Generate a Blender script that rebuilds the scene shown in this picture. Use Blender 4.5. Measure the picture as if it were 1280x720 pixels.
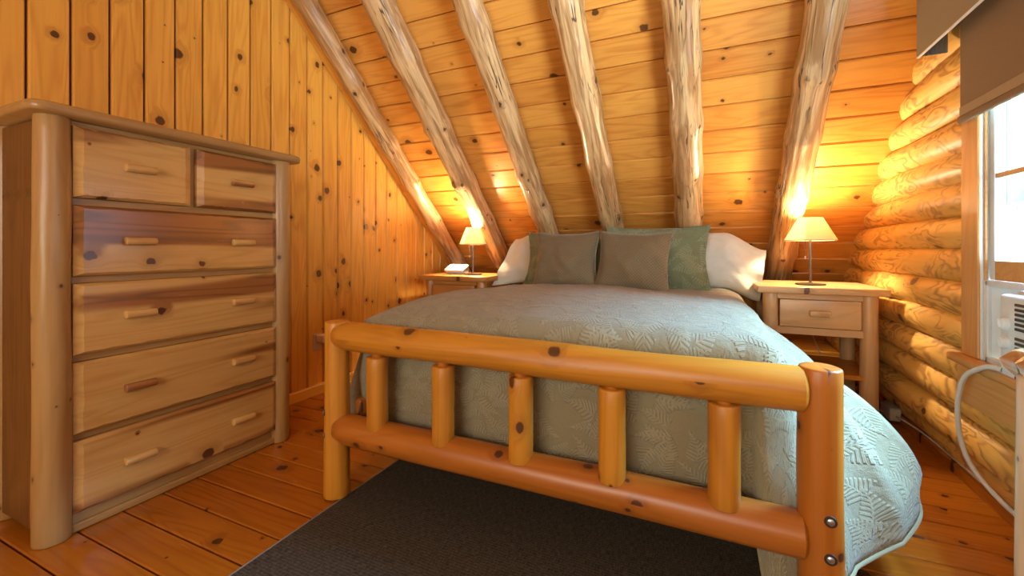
import bpy, bmesh, math, random
from mathutils import Vector, Matrix, noise
R = math.radians
random.seed(7)
for o in list(bpy.data.objects): bpy.data.objects.remove(o)
SC = bpy.context.scene
COL = SC.collection

# ------------------------------------------------------------------ camera
cd = bpy.data.cameras.new('camera'); cam = bpy.data.objects.new('camera', cd); COL.objects.link(cam)
cd.sensor_width = 36.0; cd.lens = 36.0 * 541 / 1280; cd.shift_y = -50 / 1280; cd.clip_start = 0.02
cam.location = (0, 0, 1.0); cam.rotation_euler = (R(90), 0, R(24.3))
SC.camera = cam
# ------------------------------------------------------------------ exposure, world, daylight, added fill
SC.view_settings.view_transform = 'Standard'; SC.view_settings.look = 'None'
SC.view_settings.gamma = 1.0; SC.view_settings.use_curve_mapping = False
SC.view_settings.exposure = 0.2
W = bpy.data.worlds.new('world'); SC.world = W; W.use_nodes = True
bg = W.node_tree.nodes['Background']; bg.inputs[0].default_value = (0.66, 0.85, 1.0, 1); bg.inputs[1].default_value = 2.2

def area(name, loc, target, sx, sy, power, color):
    l = bpy.data.lights.new(name, 'AREA'); l.shape = 'RECTANGLE'; l.size = sx; l.size_y = sy; l.energy = power; l.color = color
    o = bpy.data.objects.new(name, l); COL.objects.link(o); o.location = loc
    o.rotation_euler = (Vector(target) - Vector(loc)).to_track_quat('-Z', 'Y').to_euler(); return o
area('daylight_side_window', (1.90, 2.10, 2.62), (0.45, 1.80, 0.70), 1.3, 1.5, 1650, (0.38, 0.71, 1.0))
area('added_near_window_fill', (1.45, .50, 1.10), (.1, 2.35, 2.5), 1.1, 0.8, 70, (0.80, 0.90, 1.0)).data.spread = R(100)  # added lamp behind an unseen second window, aimed up at the ceiling
area('added_rear_opening_fill', (-0.75, -1.85, 1.55), (0.3, 1.6, 1.1), 1.9, 1.3, 56, (1.0, 0.84, 0.60))  # added warm fill from behind the camera, through the unseen rear opening

# ------------------------------------------------------------------ materials
def mat(name):
    m = bpy.data.materials.new(name); m.use_nodes = True
    nt = m.node_tree; b = nt.nodes['Principled BSDF']
    return m, nt, b
class N:
    def __init__(s, nt): s.nt = nt
    def new(s, t, **k):
        n = s.nt.nodes.new(t)
        for a, v in k.items(): setattr(n, a, v)
        return n
    def put(s, sock, v):
        if hasattr(v, 'is_linked') or isinstance(v, bpy.types.NodeSocket): s.nt.links.new(v, sock)
        else: sock.default_value = v
    def math(s, op, a, b=None, c=None, clamp=False):
        n = s.new('ShaderNodeMath', operation=op, use_clamp=clamp); s.put(n.inputs[0], a)
        if b is not None: s.put(n.inputs[1], b)
        if c is not None: s.put(n.inputs[2], c)
        return n.outputs[0]
    def vmath(s, op, a, b=None):
        n = s.new('ShaderNodeVectorMath', operation=op); s.put(n.inputs[0], a)
        if b is not None: s.put(n.inputs[1], b)
        return n.outputs[0]
    def noise(s, vec, scale=1, detail=3, rough=.5, dist=0):
        n = s.new('ShaderNodeTexNoise'); s.put(n.inputs['Vector'], vec); n.inputs['Scale'].default_value = scale
        n.inputs['Detail'].default_value = detail; n.inputs['Roughness'].default_value = rough; n.inputs['Distortion'].default_value = dist
        return n.outputs[0]
    def ramp(s, v, lo, hi, a=0., b=1., smooth=True):
        n = s.new('ShaderNodeMapRange', interpolation_type='SMOOTHSTEP' if smooth else 'LINEAR')
        s.put(n.inputs[0], v); s.put(n.inputs[1], lo); s.put(n.inputs[2], hi); n.inputs[3].default_value = a; n.inputs[4].default_value = b
        return n.outputs[0]
    def mix(s, f, a, b, blend='MIX'):
        n = s.new('ShaderNodeMix', data_type='RGBA', blend_type=blend); s.put(n.inputs[0], f)
        for i, v in ((6, a), (7, b)):
            if isinstance(v, tuple): n.inputs[i].default_value = (*v, 1)
            else: s.put(n.inputs[i], v)
        return n.outputs[2]
    def bump(s, h, strength=.3, dist=.002):
        n = s.new('ShaderNodeBump'); s.put(n.inputs['Height'], h); n.inputs['Strength'].default_value = strength; n.inputs['Distance'].default_value = dist
        return n.outputs[0]

def wood(name, light, dark, knot=(.065, .020, .007), rough=.35, kscale=5.0, ksize=.16, heart=None, heart_amt=.0,
         var=.25, bands=.35, contour=0., cont_cols=None, crack=0., coat=0., kattr=False, bump=.25, spec=.5, kth=.45, cyl=0.):
    m, nt, b = mat(name); n = N(nt)
    tc = n.new('ShaderNodeTexCoord'); oi = n.new('ShaderNodeObjectInfo')
    rnd = oi.outputs['Random']
    cx = n.new('ShaderNodeCombineXYZ'); n.put(cx.inputs[0], n.math('MULTIPLY', rnd, 57.3)); n.put(cx.inputs[1], n.math('MULTIPLY', rnd, 91.7)); n.put(cx.inputs[2], n.math('MULTIPLY', rnd, 33.1))
    P = n.vmath('ADD', tc.outputs['Object'], cx.outputs[0])
    # knots
    v = n.new('ShaderNodeTexVoronoi', voronoi_dimensions='2D'); v.inputs['Scale'].default_value = kscale
    KP = P
    if cyl:
        xyz = n.new('ShaderNodeSeparateXYZ'); n.put(xyz.inputs[0], tc.outputs['Object'])
        cv = n.new('ShaderNodeCombineXYZ'); n.put(cv.inputs[0], xyz.outputs[0]); n.put(cv.inputs[1], n.math('MULTIPLY', n.math('ARCTAN2', xyz.outputs[2], xyz.outputs[1]), cyl))
        KP = n.vmath('ADD', cv.outputs[0], cx.outputs[0])
    n.put(v.inputs['Vector'], n.vmath('MULTIPLY', KP, (.85, 1., 1.)))
    wob = n.noise(P, 38, 3)
    d = n.math('ADD', v.outputs['Distance'], n.math('MULTIPLY', n.math('SUBTRACT', wob, .5), .12))
    sp = n.new('ShaderNodeSeparateColor'); n.put(sp.inputs[0], v.outputs['Color'])
    big = n.math('POWER', n.ramp(sp.outputs[0], kth, 1.0, 0., 1., False), 1.3)
    thr = n.math('MULTIPLY', big, ksize)
    km = n.math('MULTIPLY', n.ramp(n.math('DIVIDE', d, n.math('ADD', thr, .0001)), .75, 1.05, 1, 0), n.ramp(big, .02, .06))
    halo = n.math('MULTIPLY', n.ramp(n.math('DIVIDE', d, n.math('ADD', thr, .0001)), .9, 3.2, 1, 0), n.ramp(big, .02, .06))
    # grain bending round knots
    off = n.new('ShaderNodeCombineXYZ'); n.put(off.inputs[1], n.math('MULTIPLY', halo, .03)); n.put(off.inputs[2], n.math('MULTIPLY', halo, .02))
    P2 = n.vmath('ADD', P, off.outputs[0])
    fine = n.noise(n.vmath('MULTIPLY', P2, (2.5, 70., 70.)), 1, 4, .6, .3)
    low = n.noise(n.vmath('MULTIPLY', P2, (.7, 7., 7.)), 1, 2, .5, .4)
    bd = n.math('MULTIPLY_ADD', n.math('SINE', n.math('MULTIPLY', low, 62.)), .5, .5)
    bd = n.math('POWER', bd, 2.5)
    patch = n.noise(n.vmath('MULTIPLY', P, (1.1, 3., 3.)), 1, 2)
    f = n.math('ADD', n.math('MULTIPLY', n.math('SUBTRACT', fine, .35), .9), n.math('MULTIPLY', bd, bands))
    f = n.math('ADD', f, n.math('MULTIPLY', n.math('SUBTRACT', rnd, .5), var * 2))
    f = n.math('ADD', f, n.math('MULTIPLY', n.math('SUBTRACT', patch, .5), .7), clamp=True)
    col = n.mix(f, light, dark)
    if heart:
        hz = n.noise(n.vmath('MULTIPLY', P2, (.35, 5.5, 5.5)), 1, 2, .4, .3)
        hm = n.ramp(hz, .545, .60)
        col = n.mix(n.math('MULTIPLY', hm, heart_amt), col, n.mix(bd, heart, tuple(c * .6 for c in heart)))
    if contour:
        cn = n.noise(n.vmath('MULTIPLY', P, (3.2, 7.5, 7.5)), 1, 2.5, .5, .5)
        w = n.math('MULTIPLY_ADD', n.math('SINE', n.math('MULTIPLY', cn, 66.)), .5, .5)
        w = n.math('POWER', w, 2.2)
        reg = n.ramp(n.noise(P, 4.5, 2), .36, .54)
        col = n.mix(n.math('MULTIPLY', n.math('MULTIPLY', w, reg), contour), col, cont_cols[0])
        bark = n.math('MULTIPLY', n.ramp(n.noise(n.vmath('MULTIPLY', P, (9., 16., 16.)), 1, 3, .6, .8), .66, .70), n.ramp(n.noise(P, 3.0, 1), .50, .60))
        col = n.mix(n.math('MULTIPLY', bark, .85), col, cont_cols[1])
    if crack:
        cr = n.noise(n.vmath('MULTIPLY', P, (1.0, 22., 22.)), 1, 3, .55, .3)
        cm = n.ramp(n.math('ABSOLUTE', n.math('SUBTRACT', cr, .5)), .004, .018, 1, 0)
        st = n.ramp(n.noise(n.vmath('MULTIPLY', P, (2.2, 26., 26.)), 1, 3, .6, .8), .42, .62)
        col = n.mix(n.math('MULTIPLY', st, .75), col, tuple(c * .85 for c in dark))
        cm = n.math('MULTIPLY', cm, n.ramp(n.noise(P, 2.2, 1), .45, .62))
        col = n.mix(n.math('MULTIPLY', cm, crack), col, tuple(c * .35 for c in knot))
    col = n.mix(n.math('MULTIPLY', halo, .45), col, tuple(c * .75 for c in dark))
    col = n.mix(n.math('MULTIPLY', km, .92), col, knot)
    if kattr:
        at = n.new('ShaderNodeAttribute', attribute_name='knot')
        kk = n.math('ADD', at.outputs['Fac'], n.math('MULTIPLY', n.math('SUBTRACT', n.noise(P, 45, 3), .5), .5))
        col = n.mix(n.math('MULTIPLY', n.ramp(kk, .42, .72), .85), col, knot)
    n.put(b.inputs['Base Color'], col)
    n.put(b.inputs['Roughness'], n.math('ADD', n.math('MULTIPLY', fine, .18), rough - .09))
    b.inputs['Specular IOR Level'].default_value = spec
    if coat: b.inputs['Coat Weight'].default_value = coat; b.inputs['Coat Roughness'].default_value = .18
    hgt = n.math('ADD', n.math('MULTIPLY', fine, .5), n.math('MULTIPLY', km, -.6))
    if contour: hgt = n.math('ADD', hgt, n.math('MULTIPLY', cn, 5.0))
    if crack: hgt = n.math('ADD', hgt, n.math('ADD', n.math('MULTIPLY', cr, 5.0), n.math('MULTIPLY', cm, -2.0)))
    n.put(b.inputs['Normal'], n.bump(hgt, bump, .003))
    return m

def plain(name, col, rough=.5, metal=0., noise_amt=.06, nscale=40, bump=0.05, spec=.5):
    m, nt, b = mat(name); n = N(nt); tc = n.new('ShaderNodeTexCoord')
    nz = n.noise(tc.outputs['Object'], nscale, 3)
    n.put(b.inputs['Base Color'], n.mix(nz, tuple(c * (1 - noise_amt) for c in col), tuple(min(1, c * (1 + noise_amt)) for c in col)))
    b.inputs['Roughness'].default_value = rough; b.inputs['Metallic'].default_value = metal; b.inputs['Specular IOR Level'].default_value = spec
    if bump: n.put(b.inputs['Normal'], n.bump(nz, bump, .001))
    return m

def fern(name, base, leaf, scale=6.5, nl=8.5, uv=True, bump=.95, rough=.9):
    m, nt, b = mat(name); n = N(nt); tc = n.new('ShaderNodeTexCoord')
    U = tc.outputs['UV']
    wob = n.new('ShaderNodeTexNoise'); n.put(wob.inputs['Vector'], U); wob.inputs['Scale'].default_value = 9
    U2 = n.vmath('ADD', U, n.vmath('MULTIPLY', n.vmath('SUBTRACT', wob.outputs['Color'], (.5, .5, .5)), (.03, .03, 0)))
    tot = None
    for k, (sc, offx) in enumerate(((scale, 0.), (scale * 1.07, 5.3))):
        V = n.vmath('ADD', U2, (offx, offx * .7, 0))
        v = n.new('ShaderNodeTexVoronoi', voronoi_dimensions='2D'); n.put(v.inputs['Vector'], V); v.inputs['Scale'].default_value = sc
        v.inputs['Randomness'].default_value = .75
        loc = n.vmath('MULTIPLY', n.vmath('SUBTRACT', V, v.outputs['Position']), (sc, sc, 0))
        sp = n.new('ShaderNodeSeparateColor'); n.put(sp.inputs[0], v.outputs['Color'])
        ang = n.math('MULTIPLY', sp.outputs[0], 6.283)
        vr = n.new('ShaderNodeVectorRotate', rotation_type='Z_AXIS'); n.put(vr.inputs['Vector'], loc); n.put(vr.inputs['Angle'], ang)
        xy = n.new('ShaderNodeSeparateXYZ'); n.put(xy.inputs[0], vr.outputs[0])
        y = xy.outputs[1]
        x = n.math('ADD', xy.outputs[0], n.math('MULTIPLY', n.math('MULTIPLY', y, y), .35))
        ax = n.math('ABSOLUTE', x)
        wid = n.math('MULTIPLY', n.math('SUBTRACT', .55, y), .42)
        inside = n.math('MULTIPLY', n.ramp(n.math('SUBTRACT', wid, ax), 0., .06), n.ramp(y, -.52, -.46))
        ph = n.math('FRACT', n.math('MULTIPLY', n.math('SUBTRACT', y, n.math('MULTIPLY', ax, .75)), nl))
        lf = n.ramp(n.math('ABSOLUTE', n.math('SUBTRACT', ph, .5)), .22, .36, 1, 0)
        stem = n.ramp(ax, .012, .03, 1, 0)
        msk = n.math('MULTIPLY', inside, n.math('MAXIMUM', lf, stem))
        tot = msk if tot is None else n.math('MAXIMUM', tot, msk)
    thread = n.noise(n.vmath('MULTIPLY', U, (160., 900., 1.)), 1, 2)
    var = n.noise(U, 5, 3)
    c = n.mix(n.math('MULTIPLY', tot, .75), base, leaf)
    c = n.mix(n.math('MULTIPLY', n.math('SUBTRACT', thread, .3), .5), c, tuple(q * .5 for q in base))
    c = n.mix(n.math('MULTIPLY', n.math('SUBTRACT', var, .4), .5, clamp=True), c, tuple(q * .7 for q in base))
    n.put(b.inputs['Base Color'], c)
    b.inputs['Roughness'].default_value = rough; b.inputs['Specular IOR Level'].default_value = .25
    b.inputs['Sheen Weight'].default_value = .25; b.inputs['Sheen Roughness'].default_value = .5
    crk = n.noise(n.vmath('MULTIPLY', U, (1., 1., 1.)), 38, 4, .6)
    n.put(b.inputs['Normal'], n.bump(n.math('ADD', n.math('ADD', tot, n.math('MULTIPLY', crk, 1.6)), n.math('MULTIPLY', thread, .4)), bump, .004))
    return m

def cloth(name, col, dots=None, rough=.8, wrinkle=.4, tscale=500):
    m, nt, b = mat(name); n = N(nt); tc = n.new('ShaderNodeTexCoord'); U = tc.outputs['UV']
    th = n.noise(n.vmath('MULTIPLY', U, (tscale, tscale, 1.)), 1, 2)
    c = n.mix(th, tuple(q * .85 for q in col), tuple(min(1, q * 1.1) for q in col))
    if dots:
        v = n.new('ShaderNodeTexVoronoi', voronoi_dimensions='2D'); v.inputs['Randomness'].default_value = .12; v.inputs['Scale'].default_value = 70
        vr = n.new('ShaderNodeVectorRotate', rotation_type='Z_AXIS'); n.put(vr.inputs['Vector'], U); vr.inputs['Angle'].default_value = .785
        n.put(v.inputs['Vector'], vr.outputs[0])
        c = n.mix(n.math('MULTIPLY', n.ramp(v.outputs['Distance'], .12, .22, 1, 0), .55), c, dots)
    n.put(b.inputs['Base Color'], c); b.inputs['Roughness'].default_value = rough
    b.inputs['Sheen Weight'].default_value = .2; b.inputs['Specular IOR Level'].default_value = .3
    wr = n.noise(U, 7, 3, .55, .7)
    n.put(b.inputs['Normal'], n.bump(n.math('ADD', n.math('MULTIPLY', wr, 3.), n.math('MULTIPLY', th, .15)), wrinkle, .01))
    return m

M = {}
M['wall'] = wood('pine_wall_boards', (.80, .41, .064), (.55, .21, .024), rough=.38, kscale=6.5, ksize=.165, var=.20, kth=.45)
M['ceil'] = wood('pine_ceiling_boards', (.72, .315, .055), (.47, .15, .018), rough=.30, kscale=5.0, ksize=.14, var=.32, kth=.50)
M['floor'] = wood('pine_floor_planks', (.41, .130, .008), (.26, .062, .004), (.05, .014, .004), rough=.24, kscale=7.0, ksize=.17, var=.25)
M['rafter'] = wood('peeled_rafter_log', (.70, .46, .21), (.33, .14, .038), (.055, .025, .012), rough=.34, kscale=4.0, ksize=.08, crack=.9, kattr=True, bump=.7, coat=.3, var=.1, bands=.2, cyl=.085)
M['wlog'] = wood('scraped_wall_log', (.86, .55, .145), (.67, .36, .068), (.12, .05, .02), rough=.42, kscale=5.0, ksize=.15, contour=.72,
                 cont_cols=((.30, .11, .026), (.17, .075, .03)), bump=.55, var=.15, bands=.15, cyl=.08)
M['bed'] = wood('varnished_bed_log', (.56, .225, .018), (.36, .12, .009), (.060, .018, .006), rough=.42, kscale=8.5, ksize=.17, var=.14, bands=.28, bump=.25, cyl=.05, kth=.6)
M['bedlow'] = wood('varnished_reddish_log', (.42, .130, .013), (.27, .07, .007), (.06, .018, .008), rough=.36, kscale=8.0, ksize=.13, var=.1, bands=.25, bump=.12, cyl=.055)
M['dpost'] = wood('dresser_post_log', (.42, .245, .088), (.30, .140, .042), (.08, .03, .012), rough=.35, kscale=9, ksize=.10, var=.1, bands=.15, bump=.3, cyl=.05)
M['dframe'] = wood('dresser_frame_pine', (.42, .235, .080), (.30, .14, .038), rough=.32, kscale=3, ksize=.06, var=.1)
M['dside'] = wood('shaded_side_panel', (.17, .070, .018), (.10, .036, .008), rough=.4, kscale=4, ksize=.12, var=.1)  # darker wood carries the shade on the dresser's near side
M['drawer'] = wood('dresser_drawer_pine', (.60, .355, .118), (.44, .215, .056), (.075, .022, .010), rough=.24, kscale=6.0, ksize=.18, heart=(.27, .085, .020), heart_amt=.9, var=.12, coat=.7, kth=.5)
M['standl'] = wood('shaded_nightstand_pine', (.46, .20, .045), (.34, .13, .025), (.08, .03, .012), rough=.34, kscale=6, ksize=.10, var=.12)  # darker nightstand pine, shade away from the window put into the colour
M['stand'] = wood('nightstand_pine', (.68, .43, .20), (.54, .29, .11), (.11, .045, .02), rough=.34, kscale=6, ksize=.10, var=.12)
M['sill'] = wood('window_trim_pine', (.62, .33, .11), (.47, .20, .055), rough=.32, kscale=2, ksize=.05, var=.1)
M['slab'] = wood('slab_table_wood', (.42, .19, .07), (.22, .08, .03), (.06, .02, .01), rough=.18, kscale=4, ksize=.1, contour=.5, cont_cols=((.62, .36, .16), (.16, .06, .03)), coat=.6)
M['tleg'] = wood('pale_table_leg', (.70, .55, .40), (.55, .38, .24), (.16, .07, .04), rough=.35, kscale=8, ksize=.12, cyl=.03)
M['fern'] = fern('fern_comforter_cloth', (.27, .225, .13), (.37, .315, .19), 9.0)
M['ferng'] = fern('green_fern_sham_cloth', (.17, .19, .095), (.255, .275, .15), 6.5, 8.0)
M['cream'] = cloth('cream_pillowcase_cotton', (.56, .55, .46), wrinkle=.35)
M['olive'] = cloth('taupe_dotted_cushion_cloth', (.165, .118, .058), dots=(.34, .28, .17), wrinkle=.25)
M['sheet'] = cloth('white_mattress_cloth', (.72, .72, .70))
M['white'] = plain('white_plastic', (.78, .80, .82), .35)
M['acwhite'] = plain('air_conditioner_plastic', (.70, .76, .82), .4)
M['dark'] = plain('dark_slot_plastic', (.035, .04, .045), .5)
M['grey'] = plain('grey_power_plastic', (.42, .40, .37), .45)
M['cord'] = plain('pale_grey_cord', (.62, .62, .60), .45)
M['bronze'] = plain('brushed_dark_metal', (.16, .13, .11), .35, .85)
M['bolt'] = plain('steel_bolt', (.5, .5, .5), .3, .9)
M['hole'] = plain('dark_bolt_hole', (.03, .015, .008), .7)
M['vinyl'] = plain('white_window_vinyl', (.72, .78, .82), .35)
M['ivory'] = plain('ivory_outlet_plastic', (.62, .50, .34), .4)
M['ledwhite'] = plain('ivory_charger_plastic', (.72, .62, .46), .4)
M['green'] = plain('green_indicator', (.25, .35, .08), .4)

def shadecloth(name, c):
    m, nt, b = mat(name); n = N(nt); tc = n.new('ShaderNodeTexCoord')
    a = n.noise(n.vmath('MULTIPLY', tc.outputs['Object'], (700., 60., 700.)), 1, 2)
    c2 = n.noise(n.vmath('MULTIPLY', tc.outputs['Object'], (700., 700., 60.)), 1, 2)
    f = n.math('MULTIPLY', n.math('ADD', a, c2), .5)
    n.put(b.inputs['Base Color'], n.mix(f, tuple(q * .75 for q in c), tuple(q * 1.2 for q in c)))
    b.inputs['Roughness'].default_value = .85; b.inputs['Specular IOR Level'].default_value = .2
    n.put(b.inputs['Normal'], n.bump(f, .3, .001)); return m
M['blind'] = shadecloth('brown_woven_shade', (.26, .175, .105))
M['blindband'] = shadecloth('tan_woven_band', (.38, .28, .17))
M['valance'] = shadecloth('beige_woven_valance', (.33, .265, .175))
M['pleat'] = plain('grey_pleated_lining', (.26, .26, .23), .7)
def rugmat():
    m, nt, b = mat('charcoal_woven_rug'); n = N(nt); tc = n.new('ShaderNodeTexCoord'); P = tc.outputs['Object']
    a = n.noise(n.vmath('MULTIPLY', P, (60., 420., 1.)), 1, 2); c = n.noise(n.vmath('MULTIPLY', P, (420., 40., 1.)), 1, 2)
    w = n.new('ShaderNodeTexWave', wave_type='BANDS', bands_direction='Y'); n.put(w.inputs['Vector'], P); w.inputs['Scale'].default_value = 28; w.inputs['Distortion'].default_value = 1.2; w.inputs['Detail Scale'].default_value = 60
    f = n.math('ADD', n.math('MULTIPLY', a, .5), n.math('MULTIPLY', c, .5))
    f = n.math('ADD', n.math('MULTIPLY', f, .93), n.math('MULTIPLY', w.outputs['Fac'], .07))
    n.put(b.inputs['Base Color'], n.mix(n.ramp(f, .35, .68), (.022, .016, .010), (.105, .082, .056)))
    b.inputs['Roughness'].default_value = .85; b.inputs['Specular IOR Level'].default_value = .25
    n.put(b.inputs['Normal'], n.bump(f, .6, .003)); return m
M['rug'] = rugmat()
M['rugedge'] = plain('pale_rug_binding', (.22, .19, .15), .9)
def shade_mat():
    m, nt, b = mat('glowing_lampshade_cloth'); n = N(nt)
    out = nt.nodes['Material Output']
    d = n.new('ShaderNodeBsdfDiffuse'); t = n.new('ShaderNodeBsdfTranslucent')
    tc = n.new('ShaderNodeTexCoord'); nz = n.noise(n.vmath('MULTIPLY', tc.outputs['Object'], (300, 300, 60)), 1, 2)
    c = n.mix(nz, (.84, .70, .46), (.92, .80, .56))
    n.put(d.inputs[0], c); n.put(t.inputs[0], c)
    mx = n.new('ShaderNodeMixShader'); mx.inputs[0].default_value = .6
    nt.links.new(d.outputs[0], mx.inputs[1]); nt.links.new(t.outputs[0], mx.inputs[2]); nt.links.new(mx.outputs[0], out.inputs[0])
    return m
M['shade'] = shade_mat()
def glass():
    m, nt, b = mat('window_glass'); n = N(nt); out = nt.nodes['Material Output']
    tr = n.new('ShaderNodeBsdfTransparent'); tr.inputs[0].default_value = (.93, .97, 1, 1)
    gl = n.new('ShaderNodeBsdfGlossy'); gl.inputs['Roughness'].default_value = .02
    mx = n.new('ShaderNodeMixShader'); mx.inputs[0].default_value = .05
    nt.links.new(tr.outputs[0], mx.inputs[1]); nt.links.new(gl.outputs[0], mx.inputs[2]); nt.links.new(mx.outputs[0], out.inputs[0])
    return m
M['glass'] = glass()

# ------------------------------------------------------------------ mesh helpers
MW = {}
def T(x, y, z): return Matrix.Translation((x, y, z))
def frame(loc, xa, ya, za):
    m = Matrix.Identity(4)
    for i, a in enumerate((xa, ya, za)):
        a = Vector(a).normalized()
        for r in range(3): m[r][i] = a[r]
    m.translation = Vector(loc); return m
def obj(name, me, m=None, parent=None, mw=None):
    o = bpy.data.objects.new(name, me); COL.objects.link(o)
    mw = mw or Matrix.Identity(4); MW[o] = mw
    if m is not None and me is not None:
        if len(me.materials) == 0: me.materials.append(m)
    if parent is not None:
        o.parent = parent; o.matrix_basis = MW[parent].inverted() @ mw
    else: o.matrix_basis = mw
    return o
def tag(o, label, cat, group=None):
    o['label'] = label; o['category'] = cat
    if group: o['group'] = group
    return o
def empty(name, loc, label=None, cat=None, group=None):
    o = obj(name, None, mw=T(*loc)); o.empty_display_size = .1
    if label: tag(o, label, cat, group)
    return o
def struct(o): o['kind'] = 'structure'; return o
def mesh(name, verts, faces, smooth=False, uvs=None):
    me = bpy.data.meshes.new(name); me.from_pydata([tuple(v) for v in verts], [], faces); me.update()
    if smooth: me.shade_smooth()
    if uvs:
        l = me.uv_layers.new(name='uv')
        for lp in me.loops: l.data[lp.index].uv = uvs[lp.vertex_index]
    return me
def autosmooth(me, ang=35):
    me.shade_smooth()
    bm = bmesh.new(); bm.from_mesh(me)
    for e in bm.edges:
        if len(e.link_faces) == 2 and e.calc_face_angle(0) > R(ang): e.smooth = False
    bm.to_mesh(me); bm.free(); return me
def box(name, sx, sy, sz, bev=.004, seg=1):
    bm = bmesh.new(); bmesh.ops.create_cube(bm, size=1)
    for v in bm.verts: v.co = Vector((v.co.x * sx, v.co.y * sy, v.co.z * sz))
    if bev: bmesh.ops.bevel(bm, geom=bm.edges[:], offset=bev, segments=seg, affect='EDGES', profile=.5)
    me = bpy.data.meshes.new(name); bm.to_mesh(me); bm.free()
    if seg > 1: autosmooth(me, 40)
    return me
def prism(name, prof, L, smooth=0):
    """profile in (y,z), extruded along local x, centred"""
    k = len(prof); v = [(-L / 2, *p) for p in prof] + [(L / 2, *p) for p in prof]
    f = [tuple(reversed(range(k))), tuple(range(k, 2 * k))] + [(i, (i + 1) % k, (i + 1) % k + k, i + k) for i in range(k)]
    me = mesh(name, v, f)
    bm = bmesh.new(); bm.from_mesh(me); bmesh.ops.recalc_face_normals(bm, faces=bm.faces); bm.to_mesh(me); bm.free()
    if smooth: autosmooth(me, smooth)
    return me
def log(name, L, r0, r1, seed=0, na=20, step=.05, lump=.006, lumpf=(1.6, 7), bend=.0, whorl=(), bev=.006, flat=None, knots=0, ksz=.03, round0=0, round1=0):
    """irregular log along local x from 0 to L; whorl = positions of knot rings"""
    rnd = random.Random(seed); nl = max(2, int(L / step))
    xs = [0, bev * .3, bev] + [bev + (L - 2 * bev) * i / nl for i in range(1, nl)] + [L - bev, L - bev * .3, L]
    kn = []
    for wx in whorl:
        for j in range(rnd.randint(2, 4)): kn.append((wx + rnd.uniform(-.03, .03), rnd.uniform(0, 6.283), rnd.uniform(.6, 1.2) * ksz))
    for j in range(knots): kn.append((rnd.uniform(0, L), rnd.uniform(0, 6.283), rnd.uniform(.5, 1.) * ksz))
    vs, ka = [], []
    ph = rnd.uniform(0, 50)
    for i, x in enumerate(xs):
        t = x / L; r = r0 + (r1 - r0) * t
        cy = bend * math.sin(math.pi * t * 1.7 + ph); cz = bend * math.sin(math.pi * t * 1.3 + ph * 2)
        e = min(x, L - x); k = 1.0
        if e < bev: k = 1 - (bev / r) * (1 - math.sqrt(max(0, 1 - (1 - e / bev) ** 2))) if bev < r else 1
        if round0 and x < round0: k = math.sqrt(max(.0, 1 - (1 - x / round0) ** 2)) * .55 + .45 if x > 0 else .30
        if round1 and L - x < round1: k = math.sqrt(max(.0, 1 - (1 - (L - x) / round1) ** 2)) * .55 + .45 if x < L else .30
        for w in whorl: r += lump * 1.5 * math.exp(-((x - w) / .07) ** 2)
        for j in range(na):
            a = 2 * math.pi * j / na
            nz = noise.noise(Vector((x * lumpf[0] * 2 + seed * 3.7, math.cos(a) * 1.1 + ph, math.sin(a) * 1.1)))
            nz += .5 * noise.noise(Vector((x * lumpf[1] + seed, math.cos(a) * 2.3, math.sin(a) * 2.3 + ph)))
            rr = (r + lump * nz) * k; kv = 0
            for (kx, kaa, ks) in kn:
                da = (a - kaa + math.pi) % (2 * math.pi) - math.pi
                d2 = ((x - kx) / ks) ** 2 + (da * r / (ks * .8)) ** 2
                if d2 < 9: g = math.exp(-d2); rr += lump * 1.5 * g; kv = max(kv, math.exp(-d2 * 1.3))
            vs.append((x, cy + rr * math.cos(a), cz + rr * math.sin(a))); ka.append(kv)
    fs = []
    n = len(xs)
    for i in range(n - 1):
        for j in range(na):
            j2 = (j + 1) % na; fs.append((i * na + j, (i + 1) * na + j, (i + 1) * na + j2, i * na + j2))
    fs.append(tuple(range(na))); fs.append(tuple(reversed(range((n - 1) * na, n * na))))
    me = mesh(name, vs, fs)
    bm = bmesh.new(); bm.from_mesh(me); bmesh.ops.recalc_face_normals(bm, faces=bm.faces); bm.to_mesh(me); bm.free()
    at = me.attributes.new('knot', 'FLOAT', 'POINT')
    for i, k in enumerate(ka): at.data[i].value = k
    autosmooth(me, 50); return me
def lathe(name, prof, na=32, cap=True):
    vs = [(r * math.cos(2 * math.pi * j / na), r * math.sin(2 * math.pi * j / na), z) for r, z in prof for j in range(na)]
    fs = [(i * na + j, i * na + (j + 1) % na, (i + 1) * na + (j + 1) % na, (i + 1) * na + j) for i in range(len(prof) - 1) for j in range(na)]
    if cap: fs += [tuple(reversed(range(na))), tuple(range((len(prof) - 1) * na, len(prof) * na))]
    me = mesh(name, vs, fs); autosmooth(me, 35); return me
def spline(pts, n=10):
    P = [Vector(p) for p in pts]; P = [P[0] * 2 - P[1]] + P + [P[-1] * 2 - P[-2]]; out = []
    for i in range(1, len(P) - 2):
        for k in range(n):
            t = k / n; a, b, c, d = P[i - 1:i + 3]
            out.append(.5 * ((2 * b) + (c - a) * t + (2 * a - 5 * b + 4 * c - d) * t * t + (3 * b - a - 3 * c + d) * t ** 3))
    return out + [P[-2]]
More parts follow.
